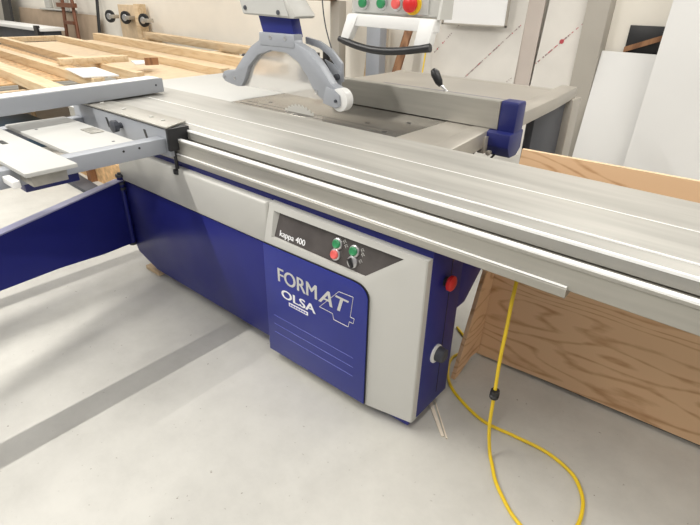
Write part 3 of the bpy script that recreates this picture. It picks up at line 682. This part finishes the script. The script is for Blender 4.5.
for k,(x,s_) in enumerate(((-11.15,.10),(-10.75,.30))):
    part('clamp_bar', MB().tube([(x+s_,3.62,.0),(x,3.80,1.5)],.035,8), M['shaft'], cr_)
each('clamp_jaw', MB().box((-11.3,3.70,1.10),(-10.55,3.78,1.18)).box((-11.0,3.65,.80),(-10.6,3.72,.86)), M['shaft'], cr_)
solo('iron_bar', MB().tube([(-9.85,3.7,0),(-9.98,3.96,1.5)],.03,8), M['black'], 'thin black bar leaning on the far wall between hardboard and dolly','bar',(-9.85,3.7,0))
solo('wall_shelf', MB().box((-12.6,3.86,1.02),(-11.1,4.0,1.048),.003), M['greyp'], 'thin shelf on the far wall above the hardboard sheets','shelf',(-12,3.95,1.02))
for k,(x,w_,lab) in enumerate(((-12.45,.25,'faded green tin of the row standing behind the far workbench, leftmost'),(-12.0,.3,'faded green tin in the middle of the row behind the far workbench'),(-11.6,.2,'narrow faded green tin at the right of the row behind the far workbench'))):
    solo('green_tin', MB().box((x,3.93,1.05),(x+w_,3.999,1.40),.01), M['column'] if k==1 else M['greyp'], lab,'tin',(x,3.93,1.05))

# ------------------------------------------------------------------ low things seen under the outrigger
cr=thing('blue_crate','slate blue crate on the floor seen below the crosscut fence','crate',(-5.2,.46,0))
part('crate_body', MB().box((-5.85,.48,0),(-4.95,.88,.14),.01), M['slate'], cr)
part('crate_lid', MB().box((-5.88,.46,.141),(-4.92,.90,.17),.006), M['slate'], cr)
solo('green_strap', MB().prism([(-5.7,1.10,0),(-4.75,.98,0),(-4.75,1.04,0),(-5.7,1.22,0)],(0,0,.03)), M['greens'], 'green strap on the floor beyond the slate blue crate','strap',(-6,1.1,0))
solo('green_strap', MB().prism([(-5.9,.22,0),(-4.80,.30,0),(-4.80,.38,0),(-5.9,.34,0)],(0,0,.03)), M['greens'], 'green strap on the floor in front of the slate blue crate','strap',(-5.8,.6,0))
solo('white_batten', MB().prism([(-5.6,1.0,0),(-4.70,.91,0),(-4.70,.95,0),(-5.6,1.05,0)],(0,0,.03)), M['sheet'], 'white batten on the floor between the slate blue crate and the far green strap','batten',(-6,1.05,0))
solo('offcut_board', MB().box((-5.6,1.26,0),(-4.7,1.80,.02)), M['osb'], 'orange strand board offcut lying on the floor under the timber pile','offcut',(-6,1.7,0))
solo('paper_sheet', MB().prism([(-4.6,1.05,0),(-3.6,.98,0),(-3.6,1.5,0),(-4.6,1.5,0)],(0,0,.004)), M['sheet'], 'white paper sheet on the floor near the end of the sliding table','paper',(-4.8,1.5,0))
pk=thing('wood_crate','open pale wooden crate on the floor behind the swinging blue arm','crate',(-3.7,.7,0))
part('crate_side', MB().box((-3.92,.55,0),(-3.10,.58,.22)), M['osb'], pk)
part('crate_side', MB().box((-3.92,.95,0),(-3.10,.98,.22)), M['osb'], pk)
part('crate_base', MB().box((-3.92,.58,0),(-3.10,.95,.02)), M['osb_pale'], pk)
part('corner_post', MB().box((-3.62,.50,0),(-3.55,.549,.30)), M['brownw'], pk, 'brown corner post')
solo('dark_offcut', MB().prism([(-3.95,.36,0),(-3.30,.34,0),(-3.10,.44,0),(-3.9,.50,0)],(0,0,.03)), M['darkgrey'], 'dark wedge-shaped offcut on the floor beside the wooden crate','offcut',(-3.6,.42,0))

# ------------------------------------------------------------------ lights
def tube(x,y,z,L,w,E,rz=0,col=(1,.965,.90)):
    l=bpy.data.lights.new('tube_and_fill_light','AREA'); l.shape='RECTANGLE'; l.size=w; l.size_y=L; l.energy=E; l.color=col
    o=bpy.data.objects.new('tube_and_fill_light',l); COL.objects.link(o); o.location=(x,y,z); o.rotation_euler=(0,0,math.radians(rz))
    return o
tube(-2.60,-2.1,3.5,3.4,.03,300)
tube(-4.9,-1.6,3.5,3.0,.12,130)
tube(.60,-1.6,3.5,4.5,.14,130)
tube(1.2,1.6,3.5,3.0,.14,60)  # added fill lamp to brighten the sheets at the back right
tube(-4.6,2.2,3.5,2.4,.14,120)  # added fill lamp to lift the timber pile, no known fixture
tube(-.4,2.9,3.5,1.6,.14,60)  # added fill lamp to lift the back wall, no known fixture
tube(-8.5,2.6,3.5,5,.14,200)
tube(3.0,-.6,3.5,4.5,.14,130)
tube(-12.5,2.0,3.5,4,.14,180)
w=bpy.data.worlds.new('room_air'); S.world=w; w.use_nodes=True
bgd=w.node_tree.nodes['Background']; bgd.inputs[0].default_value=(1.0,.975,.93,1); bgd.inputs[1].default_value=.62

# ------------------------------------------------------------------ camera
cam=bpy.data.cameras.new('camera'); co=bpy.data.objects.new('camera',cam); COL.objects.link(co)
cam.sensor_width=36; cam.lens=500/700*36; cam.clip_start=.02; cam.clip_end=100
right=V((.7632,.6459,.0189)); down=V((.3174,-.3493,-.8816)); fwd=V((-.5628,.6788,-.4716))
R_=Matrix((right,-down,-fwd)).transposed().to_4x4()
co.matrix_world=Matrix.Translation((.67409,-1.18433,1.42609))@R_
S.camera=co
S.view_settings.view_transform='Standard'; S.view_settings.look='None'; S.view_settings.gamma=1
S.view_settings.use_curve_mapping=False; S.view_settings.exposure=-.88
